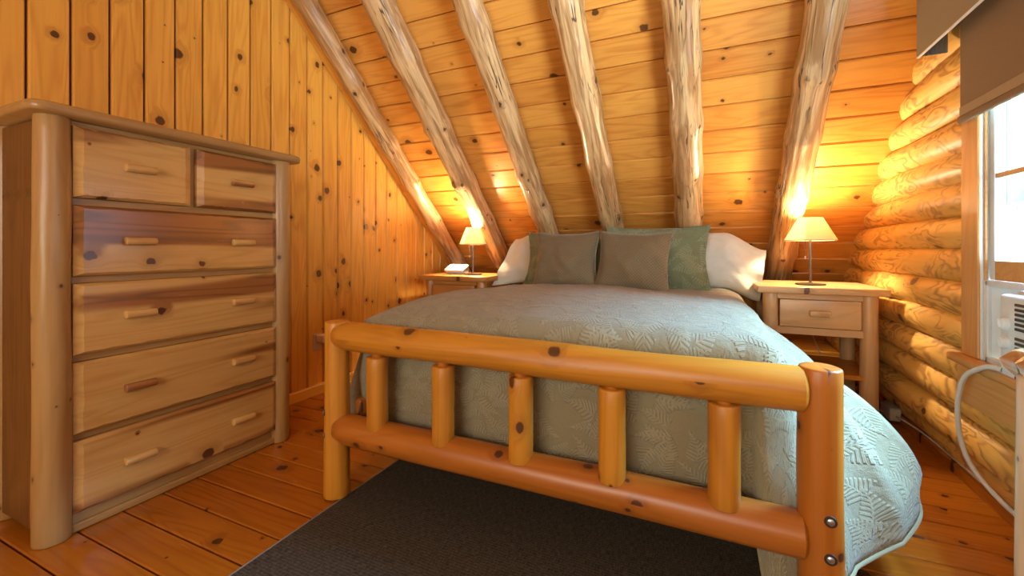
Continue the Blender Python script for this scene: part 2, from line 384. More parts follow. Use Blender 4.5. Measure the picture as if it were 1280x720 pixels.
def tube(name, pts, r, na=10):
    vs, fs = [], []; up = Vector((.3, .2, 1)).normalized()
    for i, p in enumerate(pts):
        t = (pts[min(i + 1, len(pts) - 1)] - pts[max(i - 1, 0)]).normalized()
        u = t.cross(up); u = u.normalized() if u.length > 1e-3 else Vector((1, 0, 0)); w = t.cross(u)
        for j in range(na):
            a = 2 * math.pi * j / na; vs.append(p + (u * math.cos(a) + w * math.sin(a)) * r)
    for i in range(len(pts) - 1):
        for j in range(na): fs.append((i * na + j, i * na + (j + 1) % na, (i + 1) * na + (j + 1) % na, (i + 1) * na + j))
    fs += [tuple(range(na)), tuple(reversed(range((len(pts) - 1) * na, len(pts) * na)))]
    return mesh(name, vs, fs, smooth=True)
XA, YA, ZA = Vector((1, 0, 0)), Vector((0, 1, 0)), Vector((0, 0, 1))
def along_z(x, y, z, spin=0):      # local x -> world up
    return frame((x, y, z), ZA, (math.cos(spin), math.sin(spin), 0), ZA.cross(Vector((math.cos(spin), math.sin(spin), 0))))
def along_y(x, y, z): return frame((x, y, z), YA, -XA, ZA)

# ------------------------------------------------------------------ room geometry
XL, XR = -2.44, 1.00                    # board wall face, axis plane of the log wall
TH = R(42.8); SN, CS = math.sin(TH), math.cos(TH)
NV = Vector((0, SN, CS)); SV = Vector((0, CS, -SN)); D = 2.56
def roof(x, s, n=D): return Vector((x, 0, 1)) + NV * n + SV * s
def roof_z(y): return 1 + (D - y * SN) / CS
YRIDGE, YREAR = 0.55, -1.7
ZRIDGE = roof_z(YRIDGE)

# floor
fl = struct(obj('floor', box('floor_base', 3.9, 6.6, .04, 0), M['hole'], mw=T(-.72, 1.45, -.045)))
pw = .131
k0 = .763
for i in range(-19, 30):
    y0 = k0 + i * pw
    if y0 < YREAR - .1: continue
    v = i % 3
    w = pw - .005
    key = f'plank_mesh_{v}'
    me = bpy.data.meshes.get(key)
    if not me:
        c = .004
        me = prism(key, [(-w / 2, -.02), (w / 2, -.02), (w / 2, -c), (w / 2 - c, 0), (-w / 2 + c, 0), (-w / 2, -c)], 3.66); me.materials.append(M['floor'])
    obj('plank', me, None, fl, T(-.73, y0 + pw / 2, random.uniform(-.0008, .0004)))

# left wall: vertical boards
wl = struct(obj('wall_left', box('wall_left_base', .03, 6.2, 4.1, 0), M['hole'], mw=T(XL - .035, 1.55, 2.0)))
for i in range(-19, 30):
    y0 = .767 + i * pw
    if y0 < YREAR: continue
    yc = y0 + pw / 2
    zt = min(roof_z(yc), ZRIDGE - (YRIDGE - yc) * SN / CS if yc < YRIDGE else 9) + .04
    if zt < .15: continue
    w = pw; c = .010
    L = zt
    me = prism('wall_board_mesh', [(-w / 2 + .0034, -.018), (w / 2 - .0034, -.018), (w / 2 - .0034, -c), (w / 2 - c, 0), (-w / 2 + c, 0), (-w / 2 + .0034, -c)], L)
    me.materials.append(M['wall'])
    obj('board', me, None, wl, frame((XL + random.uniform(-.0008, .0008), yc, L / 2), ZA, YA, ZA.cross(YA) * 1).copy() if False else frame((XL, yc, L / 2), ZA, -YA, XA))
# baseboard left
bb = struct(obj('baseboard_left', prism('baseboard_left', [(0, 0), (.018, 0), (.018, .058), (.013, .066), (0, .066)], 4.1), M['wall'], mw=frame((XL, 2.2, 0), -YA, XA, ZA)))

# sloped ceiling boards
ce = struct(obj('ceiling', box('ceiling_base', 3.9, 5.6, .03, 0), M['hole'], mw=frame(roof(-.72, 1.45, D + .04), XA, SV, -NV)))
bw = .170
for i in range(-16, 20):
    s0 = 1.009 + i * bw
    if s0 < -1.45 or s0 > 4.05: continue
    key = 'ceiling_board_mesh'
    me = bpy.data.meshes.get(key)
    if not me:
        c = .008; w = bw
        me = prism(key, [(-w / 2 + .002, -.018), (w / 2 - .002, -.018), (w / 2 - .002, -c), (w / 2 - c, 0), (-w / 2 + c, 0), (-w / 2 + .002, -c)], 3.7); me.materials.append(M['ceil'])
    obj('board', me, None, ce, frame(roof(-.72, s0 + bw / 2, D - random.uniform(0, .0015)), XA, -SV, -NV))
# the other half of the roof and the rear wall (behind the camera)
Lr = (YRIDGE - YREAR) / CS + .1
struct(obj('ceiling_rear', box('ceiling_rear', 3.9, Lr, .04, 0), M['ceil'], mw=frame((-.72, (YRIDGE + YREAR) / 2, (ZRIDGE + ZRIDGE - (YRIDGE - YREAR) * SN / CS) / 2 + .03), XA, (0, CS, SN), (0, -SN, CS))))
def wall_with_hole(name, x0, x1, z0, z1, hx0, hx1, hz0, hz1, y, t):
    vs, fs = [], []
    for a, b, c, d in ((x0, x1, z0, hz0), (x0, x1, hz1, z1), (x0, hx0, hz0, hz1), (hx1, x1, hz0, hz1)):
        k = len(vs)
        vs += [(a, y, c), (b, y, c), (b, y, d), (a, y, d), (a, y - t, c), (b, y - t, c), (b, y - t, d), (a, y - t, d)]
        fs += [tuple(q + k for q in f) for f in ((0, 1, 2, 3), (7, 6, 5, 4), (0, 4, 5, 1), (3, 2, 6, 7), (0, 3, 7, 4), (1, 5, 6, 2))]
    return mesh(name, vs, fs)
struct(obj('wall_rear', wall_with_hole('wall_rear', -2.6, 1.2, -.05, 2.4, -1.5, .4, .8, 2.1, YREAR, .1), M['wall']))  # the opening is unseen, added to let the fill light in

# knee wall and ledge under the slope
kw = struct(obj('wall_back', box('knee_wall', 3.42, .02, .15, .002), M['wall'], mw=T(-.73, 4.21, .075)))
obj('ledge', box('ledge', 3.42, .50, .022, .004), M['wall'], kw, T(-.73, 4.44, .161))
obj('backing', box('backing', 3.5, .03, .5, 0), M['wall'], kw, T(-.73, 4.76, .2))

# right wall: stacked scraped logs
wr = struct(obj('wall_right', box('wall_right_base', .04, 6.6, .55, 0), M['hole'], mw=T(1.10, 1.4, .26)))
obj('sheathing', box('wall_right_far', .04, 2.5, 3.6, 0), M['hole'], wr, T(1.10, 3.49, 1.8))
for yc, zc, sy, sz in ((1.26, 2.1, .08, 4.2), (-.86, 2.1, 1.72, 4.2), (.61, .45, 1.26, .9), (.61, 3.05, 1.26, 2.2)):
    obj('sheathing', box('wall_right_near', .04, sy, sz, 0), M['hole'], wr, T(1.10, yc, zc))
obj('sheathing', box('wall_right_over', .04, 1.1, 2.2, 0), M['hole'], wr, T(1.10, 1.78, 2.93))
WY0, WY1, WZ0, WZ1 = 1.30, 2.20, .58, 1.80
lp = .139
for i in range(-4, 27):
    z = .577 + lp * (i + .5)
    if z < .0 or z > ZRIDGE: continue
    yend = (D - (z - 1) * CS) / SN + .14
    ystart = YREAR if z < 2.2 else YRIDGE - (ZRIDGE - z) * CS / SN
    segs = [(ystart, yend)]
    if WZ0 < z + .02 and z - .02 < WZ1: segs = [(ystart, WY0 - .01), (WY1 + .01, yend)]
    if .90 < z + .05 and z - .05 < 1.95: segs = [q for (a, b_) in segs for q in (((a, .0), (1.22, b_)) if a < -.9 else ((a, b_),))]
    if z > 2.4 : segs = [(max(ystart, -1), yend)]
    low = i == -4
    for (a, b_) in segs:
        if b_ - a < .2: continue
        me = log('wall_log_mesh', b_ - a, .080 + random.uniform(-.003, .004), .080 + random.uniform(-.004, .003), seed=i * 3 + (a > 1), na=16, step=.06, lump=.006, lumpf=(1.4, 6), bend=.004)
        obj('log', me, M['wlog'], wr, along_y(XR + .012 + random.uniform(-.004, .004) + (.055 if low else 0), a, z + random.uniform(-.004, .004) + (.02 if low else 0)))
br = struct(obj('baseboard_right', prism('baseboard_right', [(0, 0), (.085, 0), (.085, .044), (.078, .052), (0, .052)], 4.6), M['floor'], mw=frame((.995 + .085, 1.95, 0), YA, -XA, ZA)))

# trim strip on the board wall under the first rafter
Ls = 5.4
struct(obj('trim_1', box('slope_trim', Ls, .040, .060, .003), M['wall'], mw=frame(roof(XL + .030, 1.2, 2.463), SV, NV, XA)))

# ------------------------------------------------------------------ rafters
raf = [(-2.314, .068, 'peeled log rafter running down along the knotty board wall'),
       (-1.80, .094, 'peeled log rafter glowing above the lamp beside the white hub'),
       (-1.234, .082, 'peeled log rafter ending above the cream pillow, next to the glowing one'),
       (-.682, .085, 'peeled log rafter with a long split ending above the two taupe cushions'),
       (-.125, .090, 'peeled log rafter coming down behind the green fern pillow'),
       (.496, .088, 'peeled log rafter nearest the log wall, lit by the right lamp')]
S0, S1 = -1.4, 3.86
for i, (x, r, lab) in enumerate(raf):
    rr = random.Random(i + 40)
    wh = []; p = rr.uniform(.2, .5)
    while p < 5.2: wh.append(p); p += rr.uniform(.35, .62)
    me = log('rafter_mesh', S1 - S0, r * 1.0, r * 1.0, seed=11 + i, na=36, step=.022, lump=.0055, lumpf=(1.1, 11), bend=.006, whorl=wh, ksz=.025)
    tag(obj('log_rafter', me, M['rafter'], mw=frame(roof(x, S0, 2.47), SV, XA, SV.cross(XA))), lab, 'rafter', 'log rafters under the slope')

# ------------------------------------------------------------------ window in the log wall
wi = struct(obj('window_1', None, mw=T(.94, 1.77, WZ0)))
FX = .925
for yc, wd in ((2.26, .12), (1.26, .08)): obj('casing', box('casing_side', 1.36, wd, .14, .004), M['sill'], wi, frame((FX + .07, yc, WZ0 + .68), ZA, YA, -XA))
obj('casing', box('casing_head', 1.14, .10, .14, .004), M['sill'], wi, frame((FX + .07, 1.75, WZ1 + .13), YA, ZA, XA))
obj('sill', box('window_sill', 1.20, .20, .030, .006, 2), M['sill'], wi, frame((.985, 1.735, WZ0 - .015), YA, -XA, ZA))
obj('apron', box('window_apron', 1.10, .135, .06, .004), M['sill'], wi, frame((.920, 1.712, WZ0 - .100), YA, ZA, XA))
def vbar(nm, y, z0, z1, w, x, t, m, par): return obj(nm, box(nm, t, w, z1 - z0, .002), m, par, T(x, y, (z0 + z1) / 2))
def hbar(nm, y0, y1, z, h, x, t, m, par): return obj(nm, box(nm, t, y1 - y0, h, .002), m, par, T(x, (y0 + y1) / 2, z))
for sgn, ye in ((-1, WY1), (1, WY0)):
    vbar('jamb_liner', ye - sgn * .004, WZ0, WZ1, .012, 1.032, .20, M['vinyl'], wi)
    vbar('jamb_track', ye + sgn * .008, WZ0, WZ1, .012, 1.095, .016, M['vinyl'], wi)
    vbar('jamb_track', ye + sgn * .008, WZ0, WZ1, .012, .944, .010, M['sill'], wi)
    vbar('jamb_track', ye + sgn * .010, WZ0, WZ1, .014, .990, .012, M['vinyl'], wi)
    vbar('jamb_track', ye + sgn * .010, WZ0, WZ1, .014, 1.035, .012, M['vinyl'], wi)
# raised lower sash
ls = obj('sash', None, None, wi, T(.967, 1.75, .9))
y0, y1 = WY0 + .012, WY1 - .012
for ye in (y0 + .016, y1 - .016): vbar('stile', ye, .882, 1.66, .030, .967, .030, M['vinyl'], ls)
hbar('bottom_rail', y0 + .03, y1 - .03, .918, .072, .967, .030, M['sill'], ls)
hbar('muntin', y0 + .03, y1 - .03, 1.262, .020, .967, .026, M['sill'], ls)
hbar('top_rail', y0 + .03, y1 - .03, 1.645, .04, .967, .030, M['sill'], ls)
vbar('muntin', 1.75, .95, 1.63, .02, .967, .024, M['sill'], ls)
obj('pane', box('pane', .004, y1 - y0 - .06, .68, 0), M['glass'], ls, T(.970, 1.75, 1.29))
us = obj('sash', None, None, wi, T(1.012, 1.75, 1.2))
for ye in (y0 + .012, y1 - .012): vbar('stile', ye, 1.15, WZ1, .022, 1.012, .03, M['vinyl'], us)
hbar('bottom_rail', y0 + .023, y1 - .023, 1.185, .045, 1.012, .03, M['vinyl'], us)
obj('pane', box('pane', .004, y1 - y0 - .10, .58, 0), M['glass'], us, T(1.013, 1.75, 1.49))
w2 = struct(obj('added_window_2', None, mw=T(.99, 0.54, .92)))  # unseen window, added to bring more light into the room
for yc in (-.04,): obj('casing', box('casing_side_near', 1.16, .10, .14, .004), M['sill'], w2, frame((FX + .07, yc, 1.42), ZA, YA, -XA))
for zc in (.88, 1.97): obj('casing', box('casing_head_near', 1.30, .09, .14, .004), M['sill'], w2, frame((FX + .07, 0.56, zc), YA, ZA, XA))
obj('muntin', box('muntin_near', .02, 1.1, .025, .002), M['sill'], w2, T(1.03, 0.54, 1.42))
obj('muntin', box('muntin_near', .02, .025, 1.0, .002), M['sill'], w2, T(1.03, 0.54, 1.42))
obj('pane', box('pane_near', .004, 1.1, 1.0, 0), M['glass'], w2, T(1.04, 0.54, 1.42))

# valance box over the window
va = empty('window_valance', (.885, 1.78, 1.82), 'beige woven window valance box high on the log wall', 'valance')
obj('front_panel', box('valance_front', .008, 1.31, .33, .001), M['valance'], va, T(.830, 1.775, 1.988))
obj('edge_strip', box('valance_edge', .010, 1.31, .006, .001), M['white'], va, T(.830, 1.775, 1.822))
for ye in (2.426, 1.124):
    pr = []
    for i in range(13): pr.append((.834 + i * .0075, (.003 if i % 2 else -.003)))
    vs = [(x, ye - .004 + yy, z) for z in (1.825, 2.15) for x, yy in pr] + [(x, ye, z) for z in (1.825, 2.15) for x, yy in pr]
    k = len(pr); fs = []
    for i in range(k - 1):
        fs += [(i, i + 1, k + i + 1, k + i), (2 * k + i, 3 * k + i, 3 * k + i + 1, 2 * k + i + 1), (i, 2 * k + i, 2 * k + i + 1, i + 1), (k + i, k + i + 1, 3 * k + i + 1, 3 * k + i)]
    obj('return_panel', mesh('valance_return', vs, fs), M['pleat'], va)
# roller shade
rs = empty('roller_shade', (.905, 1.775, 1.48), 'brown woven roller shade pulled partway down over the window', 'shade')
obj('roller', lathe('shade_roller', [(.022, -.52), (.022, .52)], 20), M['white'], rs, frame((.895, 1.745, 2.05), ZA, XA, YA))
obj('fabric', box('shade_fabric', .003, 1.04, .50, 0), M['blind'], rs, T(.903, 1.745, 1.792))
obj('hem_band', box('shade_band', .007, 1.04, .034, .001), M['blindband'], rs, T(.902, 1.745, 1.532))
pr = [(.007 * math.cos(a), .013 * math.sin(a)) for a in [2 * math.pi * i / 14 for i in range(14)]]
obj('hem_bar', prism('shade_hem', [(a * 1.2, b * 1.25) for a, b in pr], 1.045, 60), M['blind'], rs, along_y(.902, 1.745, 1.500))

# air conditioner in the open lower sash
ac = empty('air_conditioner', (.95, 1.75, WZ0), 'white window air conditioner with round knobs and accordion side panel', 'air conditioner')
for yc, zc, sy, sz in ((2.180, .730, .026, .300), (1.320, .730, .026, .300), (1.75, .871, .86, .022), (1.75, .590, .86, .022)):
    obj('frame_strip', box('ac_frame', .016, sy, sz, .002), M['acwhite'], ac, T(.945, yc, zc))
for y0_, y1_ in ((2.168, 2.000), (1.415, 1.332)):
    pts = []; n_ = 16
    for i in range(n_ + 1): pts.append((y0_ + (y1_ - y0_) * i / n_, .948 + (.012 if i % 2 else 0)))
    vs = [(x, y, z) for z in (.600, .862) for y, x in pts] + [(x + .004, y, z) for z in (.600, .862) for y, x in pts]
    k = n_ + 1; fs = []
    for i in range(n_): fs += [(i, i + 1, k + i + 1, k + i), (2 * k + i, 3 * k + i, 3 * k + i + 1, 2 * k + i + 1)]
    obj('accordion_panel', mesh('ac_accordion', vs, fs), M['acwhite'], ac)
obj('body', box('ac_body', .36, .585, .27, .010, 2), M['acwhite'], ac, T(1.115, 1.710, .722))
obj('front_cover', box('ac_front', .040, .60, .295, .012, 3), M['acwhite'], ac, T(.918, 1.710, .700))
for i in range(17):
    z = .570 + i * .0155
    if i == 10: continue
    obj('grille_slot', bpy.data.meshes.get('ac_slot') or box('ac_slot', .006, .40, .0085, 0), M['dark'], ac, T(.8975, 1.722, z))
for z in (.750, .688):
    kb = obj('knob', lathe('ac_knob', [(.021, 0), (.021, .006), (.017, .014), (.001, .014)], 24, False), M['acwhite'], ac, frame((.8985, 1.972, z), YA, ZA, -XA))
    obj('pointer', box('ac_pointer', .030, .006, .010, .002), M['acwhite'], kb, frame((.883, 1.972, z), (0, .4, 1), (0, 1, -.4), XA))
obj('power_cord', tube('power_cord', spline([(.90, 1.995, .592), (.885, 2.02, .594), (.875, 2.068, .575), (.87, 2.149, .527), (.87, 2.193, .454), (.875, 2.217, .371), (.885, 2.225, .277), (.90, 2.206, .197), (.925, 2.174, .141), (.955, 2.11, .095), (.978, 2.02, .072), (.985, 1.6, .064), (.985, 1.2, .064)], 10), .0085, 12), M['cord'], ac)

# ------------------------------------------------------------------ dresser
dr = empty('dresser', (-2.2, 1.13, 0), 'tall knotty pine log dresser with raised drawers against the board wall', 'dresser')
FXD = -2.045
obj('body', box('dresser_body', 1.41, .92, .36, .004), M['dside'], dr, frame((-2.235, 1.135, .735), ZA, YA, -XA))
for y in (.70, 1.562):
    obj('post', log('dresser_post', 1.45, .050, .047, seed=int(y * 100), na=24, step=.05, lump=.0035, lumpf=(1.5, 6), bend=.002, knots=7, ksz=.008, bev=.005), M['dpost'], dr, along_z(-2.040, y, 0, y * 3))
for y in (.70, 1.562):
    obj('post', log('dresser_post_rear', 1.45, .045, .045, seed=int(y * 100) + 1, na=16, step=.1, lump=.003), M['dpost'], dr, along_z(-2.385, y, 0))
# face frame rails and stiles
rows = [1.178, .901, .624, .347, .070]; dh = .250
for z in (1.418 + .012, 1.178 - .0135, .901 - .0135, .624 - .0135, .347 - .0135, .035):
    hgt = .035 if z > 1.4 else (.07 if z < .05 else .027)
    obj('rail', box('dresser_rail', .84, .025, hgt, .002), M['dframe'], dr, frame((FXD, 1.131, z), YA, XA, -ZA))
obj('stile', box('dresser_stile', .25, .026, .026, .002), M['dframe'], dr, frame((FXD, 1.133, 1.295), ZA, YA, -XA))
obj('toe_strip', box('dresser_toe', .79, .02, .028, .004), M['dframe'], dr, frame((FXD + .018, 1.14, .016), YA, XA, -ZA))
def drawer_front(w, h, t=.030, b=.024, b2=.010, seed=0):
    """slab with a hand-chiselled bevel round its face; local x = width, y = height, z = out"""
    rn = random.Random(seed); vs = []; 
    def ring(dx, dz, z, jit):
        pts = []; nx, ny = 26, 8
        X, Y = w / 2 - dx, h / 2 - dz
        for i in range(nx): pts.append((-X + 2 * X * i / nx, -Y))
        for i in range(ny): pts.append((X, -Y + 2 * Y * i / ny))
        for i in range(nx): pts.append((X - 2 * X * i / nx, Y))
        for i in range(ny): pts.append((-X, Y - 2 * Y * i / ny))
        return [(x + rn.uniform(-jit, jit), y + rn.uniform(-jit, jit), z) for x, y in pts]
    r1 = ring(0, 0, 0, 0); r2 = ring(0, 0, t - .012, 0); r3 = ring(b, b2, t, .0022)
    vs = r1 + r2 + r3; k = len(r1); fs = []
    for a in (0, k):
        for i in range(k): fs.append((a + i, a + (i + 1) % k, a + k + (i + 1) % k, a + k + i))
    fs.append(tuple(range(2 * k, 3 * k))); fs.append(tuple(reversed(range(k))))
    me = mesh('drawer_front', vs, fs); autosmooth(me, 12); return me
def handle(parent, y, z, s):
    me = bpy.data.meshes.get('drawer_pull')
    if not me: me = log('drawer_pull', .100, .0155, .0150, seed=3, na=16, step=.02, lump=.0008, bev=.002); me.materials.append(M['drawer'])
    obj('handle', me, None, parent, along_y(-1.992, y - .05, z))
for i, z in enumerate(rows):
    spans = [(.745, 1.120), (1.146, 1.522)] if i == 0 else [(.745, 1.522)]
    for j, (a, b_) in enumerate(spans):
        d_ = obj('drawer', drawer_front(b_ - a, dh, seed=i * 2 + j), M['drawer'], dr, frame((FXD + .012, (a + b_) / 2, z + dh / 2), YA, ZA, XA))
        hs = [.934] if (i, j) == (0, 0) else ([1.335] if i == 0 else [.934, 1.340])
        for y in hs: handle(d_, y, z + dh / 2, 0)
# top: bullnose slab
tp = [(-.30, 0), (.27, 0), (.283, .004), (.290, .017), (.283, .029), (.27, .034), (-.30, .034)]
def slab_rounded(name, x0, x1, y0, y1, z0, z1, rc, bn):
    prof = [(0, bn * .9), (-.0, 0)]
    out = []
    def poly(inset):
        pts = []
        for cx, cy, a0 in ((x1 - rc, y1 - rc, 0), (x0 + .002, y1 - .002, 90), (x0 + .002, y0 + .002, 180), (x1 - rc, y0 + rc, 270)):
            r = rc if cx > (x0 + x1) / 2 else .002
            for i in range(7):
                a = R(a0 + 90 * i / 6); pts.append((cx + (r - inset) * math.cos(a), cy + (r - inset) * math.sin(a)))
        return pts
    vs, fs = [], []
    lev = [(bn * .7, z0), (bn * .25, z0 + (z1 - z0) * .12), (0, z0 + (z1 - z0) * .5), (bn * .25, z0 + (z1 - z0) * .88), (bn * .7, z1)]
    for ins, z in lev: vs += [(x, y, z) for x, y in poly(ins)]
    k = 28
    for a in range(len(lev) - 1):
        for i in range(k): fs.append((a * k + i, a * k + (i + 1) % k, (a + 1) * k + (i + 1) % k, (a + 1) * k + i))
    fs.append(tuple(reversed(range(k)))); fs.append(tuple(range((len(lev) - 1) * k, len(lev) * k)))
    return autosmooth(mesh(name, vs, fs), 40)
# built in a frame whose x runs along the wall so the grain does too
me = slab_rounded('dresser_top', -.225, .255, -.515, .515, 0, .034, .05, .012)
me.transform(Matrix(((0, 1, 0, 0), (-1, 0, 0, 0), (0, 0, 1, 0), (0, 0, 0, 1))))
obj('top', me, M['dframe'], dr, frame((-2.215, 1.135, 1.449), YA, -XA, ZA))

# ------------------------------------------------------------------ bed
BY = 1.30
bed = empty('log_bed', (-.55, 2.3, 0), 'varnished log bed with a spindle footboard between round posts', 'bed')
PXL, PXR = -1.36, .256
for x, sd in ((PXL, 5), (PXR, 8)):
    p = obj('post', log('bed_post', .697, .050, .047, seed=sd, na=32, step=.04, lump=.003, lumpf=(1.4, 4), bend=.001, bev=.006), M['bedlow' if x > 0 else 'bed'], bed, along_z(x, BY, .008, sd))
    for z in (.346, .256):
        if x > 0: q = frame((x + .012, BY - .0475, z), XA, ZA, -YA)
        else: q = frame((x - .030, BY - .038, z), (.78, -.62, 0), ZA, (-.62, -.78, 0))
        bo = obj('bolt', lathe('bolt_recess', [(.0135, -.006), (.0135, .0005), (.009, .001), (.0088, -.002)], 18), M['hole'], p, q)
        obj('bolt_head', lathe('bolt_head', [(.008, -.004), (.008, .002), (.005, .004)], 14), M['bolt'], bo, q)
for x in (PXL, PXR):
    obj('post', log('bed_head_post', .90, .050, .046, seed=21, na=24, step=.08, lump=.003), M['bed'], bed, along_z(x, 3.42, 0))
def xlog(nm, x0, x1, y, z, r, mt, sd, r0=0, r1=0, na=28, knots=0):
    return obj(nm, log(nm, x1 - x0, r, r * .98, seed=sd, na=na, step=.05, lump=.003, lumpf=(1.2, 4), bend=.003, bev=.01, round0=r0, round1=r1), mt, bed, frame((x0, y, z), XA, YA, ZA))
xlog('top_rail', PXL + .012, PXR - .030, BY - .012, .650, .0565, M['bed'], 31, r0=.045, r1=.012)
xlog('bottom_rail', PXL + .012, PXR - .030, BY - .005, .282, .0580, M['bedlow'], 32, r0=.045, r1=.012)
for i, x in enumerate((-1.137, -.843, -.548, -.256, .040)):
    s_ = obj('spindle', log('spindle', .275, .0395, .0400, seed=50 + i, na=26, step=.04, lump=.0018, bev=.005), M['bed'], bed, along_z(x, BY - .018, .315, i * 1.3))
    obj('tenon', log('tenon', .05, .022, .022, seed=3, na=16, lump=.0005, bev=.002), M['bedlow'], s_, along_z(x, BY - .015, .575))
for z, r in ((.62, .05), (.80, .05)): xlog('headboard_rail', PXL + .03, PXR - .03, 3.42, z, r, M['bed'], 70)
for x in (PXL + .06, PXR - .06):
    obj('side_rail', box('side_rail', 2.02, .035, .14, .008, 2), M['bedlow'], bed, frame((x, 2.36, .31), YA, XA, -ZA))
obj('box_spring', box('box_spring', 1.46, 1.93, .20, .03, 3), M['sheet'], bed, T(-.552, 2.41, .36))
obj('mattress', box('mattress', 1.48, 1.93, .20, .05, 4), M['sheet'], bed, T(-.552, 2.41, .565))

# ------------------------------------------------------------------ comforter
def comforter():
    cx, yh = -.552, 3.36
    x0, x1, yf, rc = -1.355, .215, 1.385, .10
    per = []
    ny, nx, nc = 110, 70, 12
    for i in range(ny): per.append((x0, yh - (yh - yf - rc) * i / ny, -1, 0))
    for i in range(nc): a = R(180 + 90 * i / nc); per.append((x0 + rc + rc * math.cos(a), yf + rc + rc * math.sin(a), math.cos(a), math.sin(a)))
    for i in range(nx): per.append((x0 + rc + (x1 - x0 - 2 * rc) * i / nx, yf, 0, -1))
    for i in range(nc): a = R(270 + 90 * i / nc); per.append((x1 - rc + rc * math.cos(a), yf + rc + rc * math.sin(a), math.cos(a), math.sin(a)))
    for i in range(ny + 1): per.append((x1, yf + rc + (yh - yf - rc) * i / ny, 1, 0))
    n = len(per); K = 36; vs = []; uv = []
    def top_z(x, y):
        u = (x - cx) / .77; z = .735 + .045 * math.exp(-((y - 1.95) / .75) ** 2) * (1 - .25 * u) - .02 * max(0, u)
        z += .012 * noise.noise(Vector((x * 2.3, y * 2.0, 3))) + .006 * noise.noise(Vector((x * 6, y * 5, 9)))
        z += .004 * noise.noise(Vector((x * 17, y * 13, 1)))
        return z
    def edge(d):           # roll-off towards the border
        r = .13
        return 0 if d > r else (1 - math.sqrt(max(0, 1 - (1 - d / r) ** 2))) * .075
    for k in range(K + 1):
        t = (k / K) ** .8
        for (px, py, nx_, ny_) in per:
            x = cx + (px - cx) * t; y = yh + (py - yh) * t
            d = min(x1 - x, y - yf)
            dl = max(0, min(1, (x - x0) / .34)); dl = .10 * (1 - math.sqrt(1 - (1 - dl) ** 2))
            df = max(0, min(1, (y - yf) / .45)); lf = max(0, min(1, (cx + .25 - x) / .7)); df = .075 * lf * (1 - math.sqrt(1 - (1 - df) ** 2))
            vs.append((x, y, top_z(x, y) - min(.14, max(edge(max(0, d)), math.hypot(dl, df))))); uv.append((x, y))
    Q = 22
    arc = [0]
    for i in range(1, n): arc.append(arc[-1] + math.hypot(per[i][0] - per[i - 1][0], per[i][1] - per[i - 1][1]))
    def sstep(a, b, v): t = max(0, min(1, (v - a) / (b - a))); return t * t * (3 - 2 * t)
    for q in range(1, Q + 1):
        f = q / Q
        for i, (px, py, nx_, ny_) in enumerate(per):
            lf = max(0, min(1, (cx + .25 - px) / .7))
            base = top_z(px, py) - .075 - (.065 * lf * lf if ny_ < -.1 else (.025 if nx_ < -.5 else 0))
            s = arc[i]
            if nx_ > .5 or (nx_ > 0 and i > n // 2):     # right side: flares out towards the foot corner
                yy = py
                g = sstep(1.36, 1.72, yy) * (1 - sstep(1.95, 2.75, yy))
                out = .075 + .345 * g - .045 * sstep(2.4, 2.9, yy); hem = .115 + .105 * sstep(1.42, 1.80, yy)
                fold = (.040 * (1 - 2 * abs(math.sin(s * 17 + .6)) ** .8) + .016 * math.sin(s * 23 + f * 2)) * (.2 + .8 * sstep(1.38, 1.6, yy) * (1 - .6 * sstep(2.2, 2.8, yy)))
                sf_ = .45 * math.sin(math.pi / 2 * f) + .55 * f
                o = out * sf_ + fold * (.95 * math.sin(math.pi * f ** .9) + .18 * f) - .04 * max(0, f - .85) / .15 * g
                z = base - (base - hem) * (f ** 1.12)
                yo = -.02 * f * (1 - g)
            elif ny_ < -.5 or abs(ny_) > .2:              # foot: tucked behind the footboard
                hem = .262 + .012 * math.sin(px * 4)
                o = -.008 + .026 * math.sin(math.pi * min(1, f * .95)) + .006 * noise.noise(Vector((px * 5, f * 3, 2)))
                if f > .9: o -= .015 * (f - .9) / .1
                z = base - (base - hem) * f; yo = 0
            else:
                hem = .17; o = .10 * f + .02 * math.sin(s * 14) * f + .03 * math.sin(math.pi * f); z = base - (base - hem) * f; yo = 0
            wn = .005 * noise.noise(Vector((px * 7 + f * 3, py * 7, f * 6)))
            vs.append((px + nx_ * (o + wn), py + ny_ * (o + wn) + yo, z)); uv.append((px + nx_ * f * .6, py + ny_ * f * .45))
    fs = []
    for k in range(K + Q):
        for i in range(n - 1): fs.append((k * n + i, k * n + i + 1, (k + 1) * n + i + 1, (k + 1) * n + i))
    me = mesh('comforter', vs, fs, True, uv)
    bm = bmesh.new(); bm.from_mesh(me); bmesh.ops.remove_doubles(bm, verts=bm.verts, dist=1e-5); bmesh.ops.recalc_face_normals(bm, faces=bm.faces)
    bm.to_mesh(me); bm.free(); me.shade_smooth(); return me, vs[-n:]
me, hem = comforter()
co = tag(obj('comforter', me, M['fern'], mw=T(0, 0, 0)), 'sage and taupe fern-patterned comforter covering the log bed', 'comforter')
so = co.modifiers.new('thickness', 'SOLIDIFY'); so.thickness = .012; so.offset = -1
obj('hem_piping', tube('hem_piping', [Vector(h) for h in hem], .006, 8), M['fern'], co)

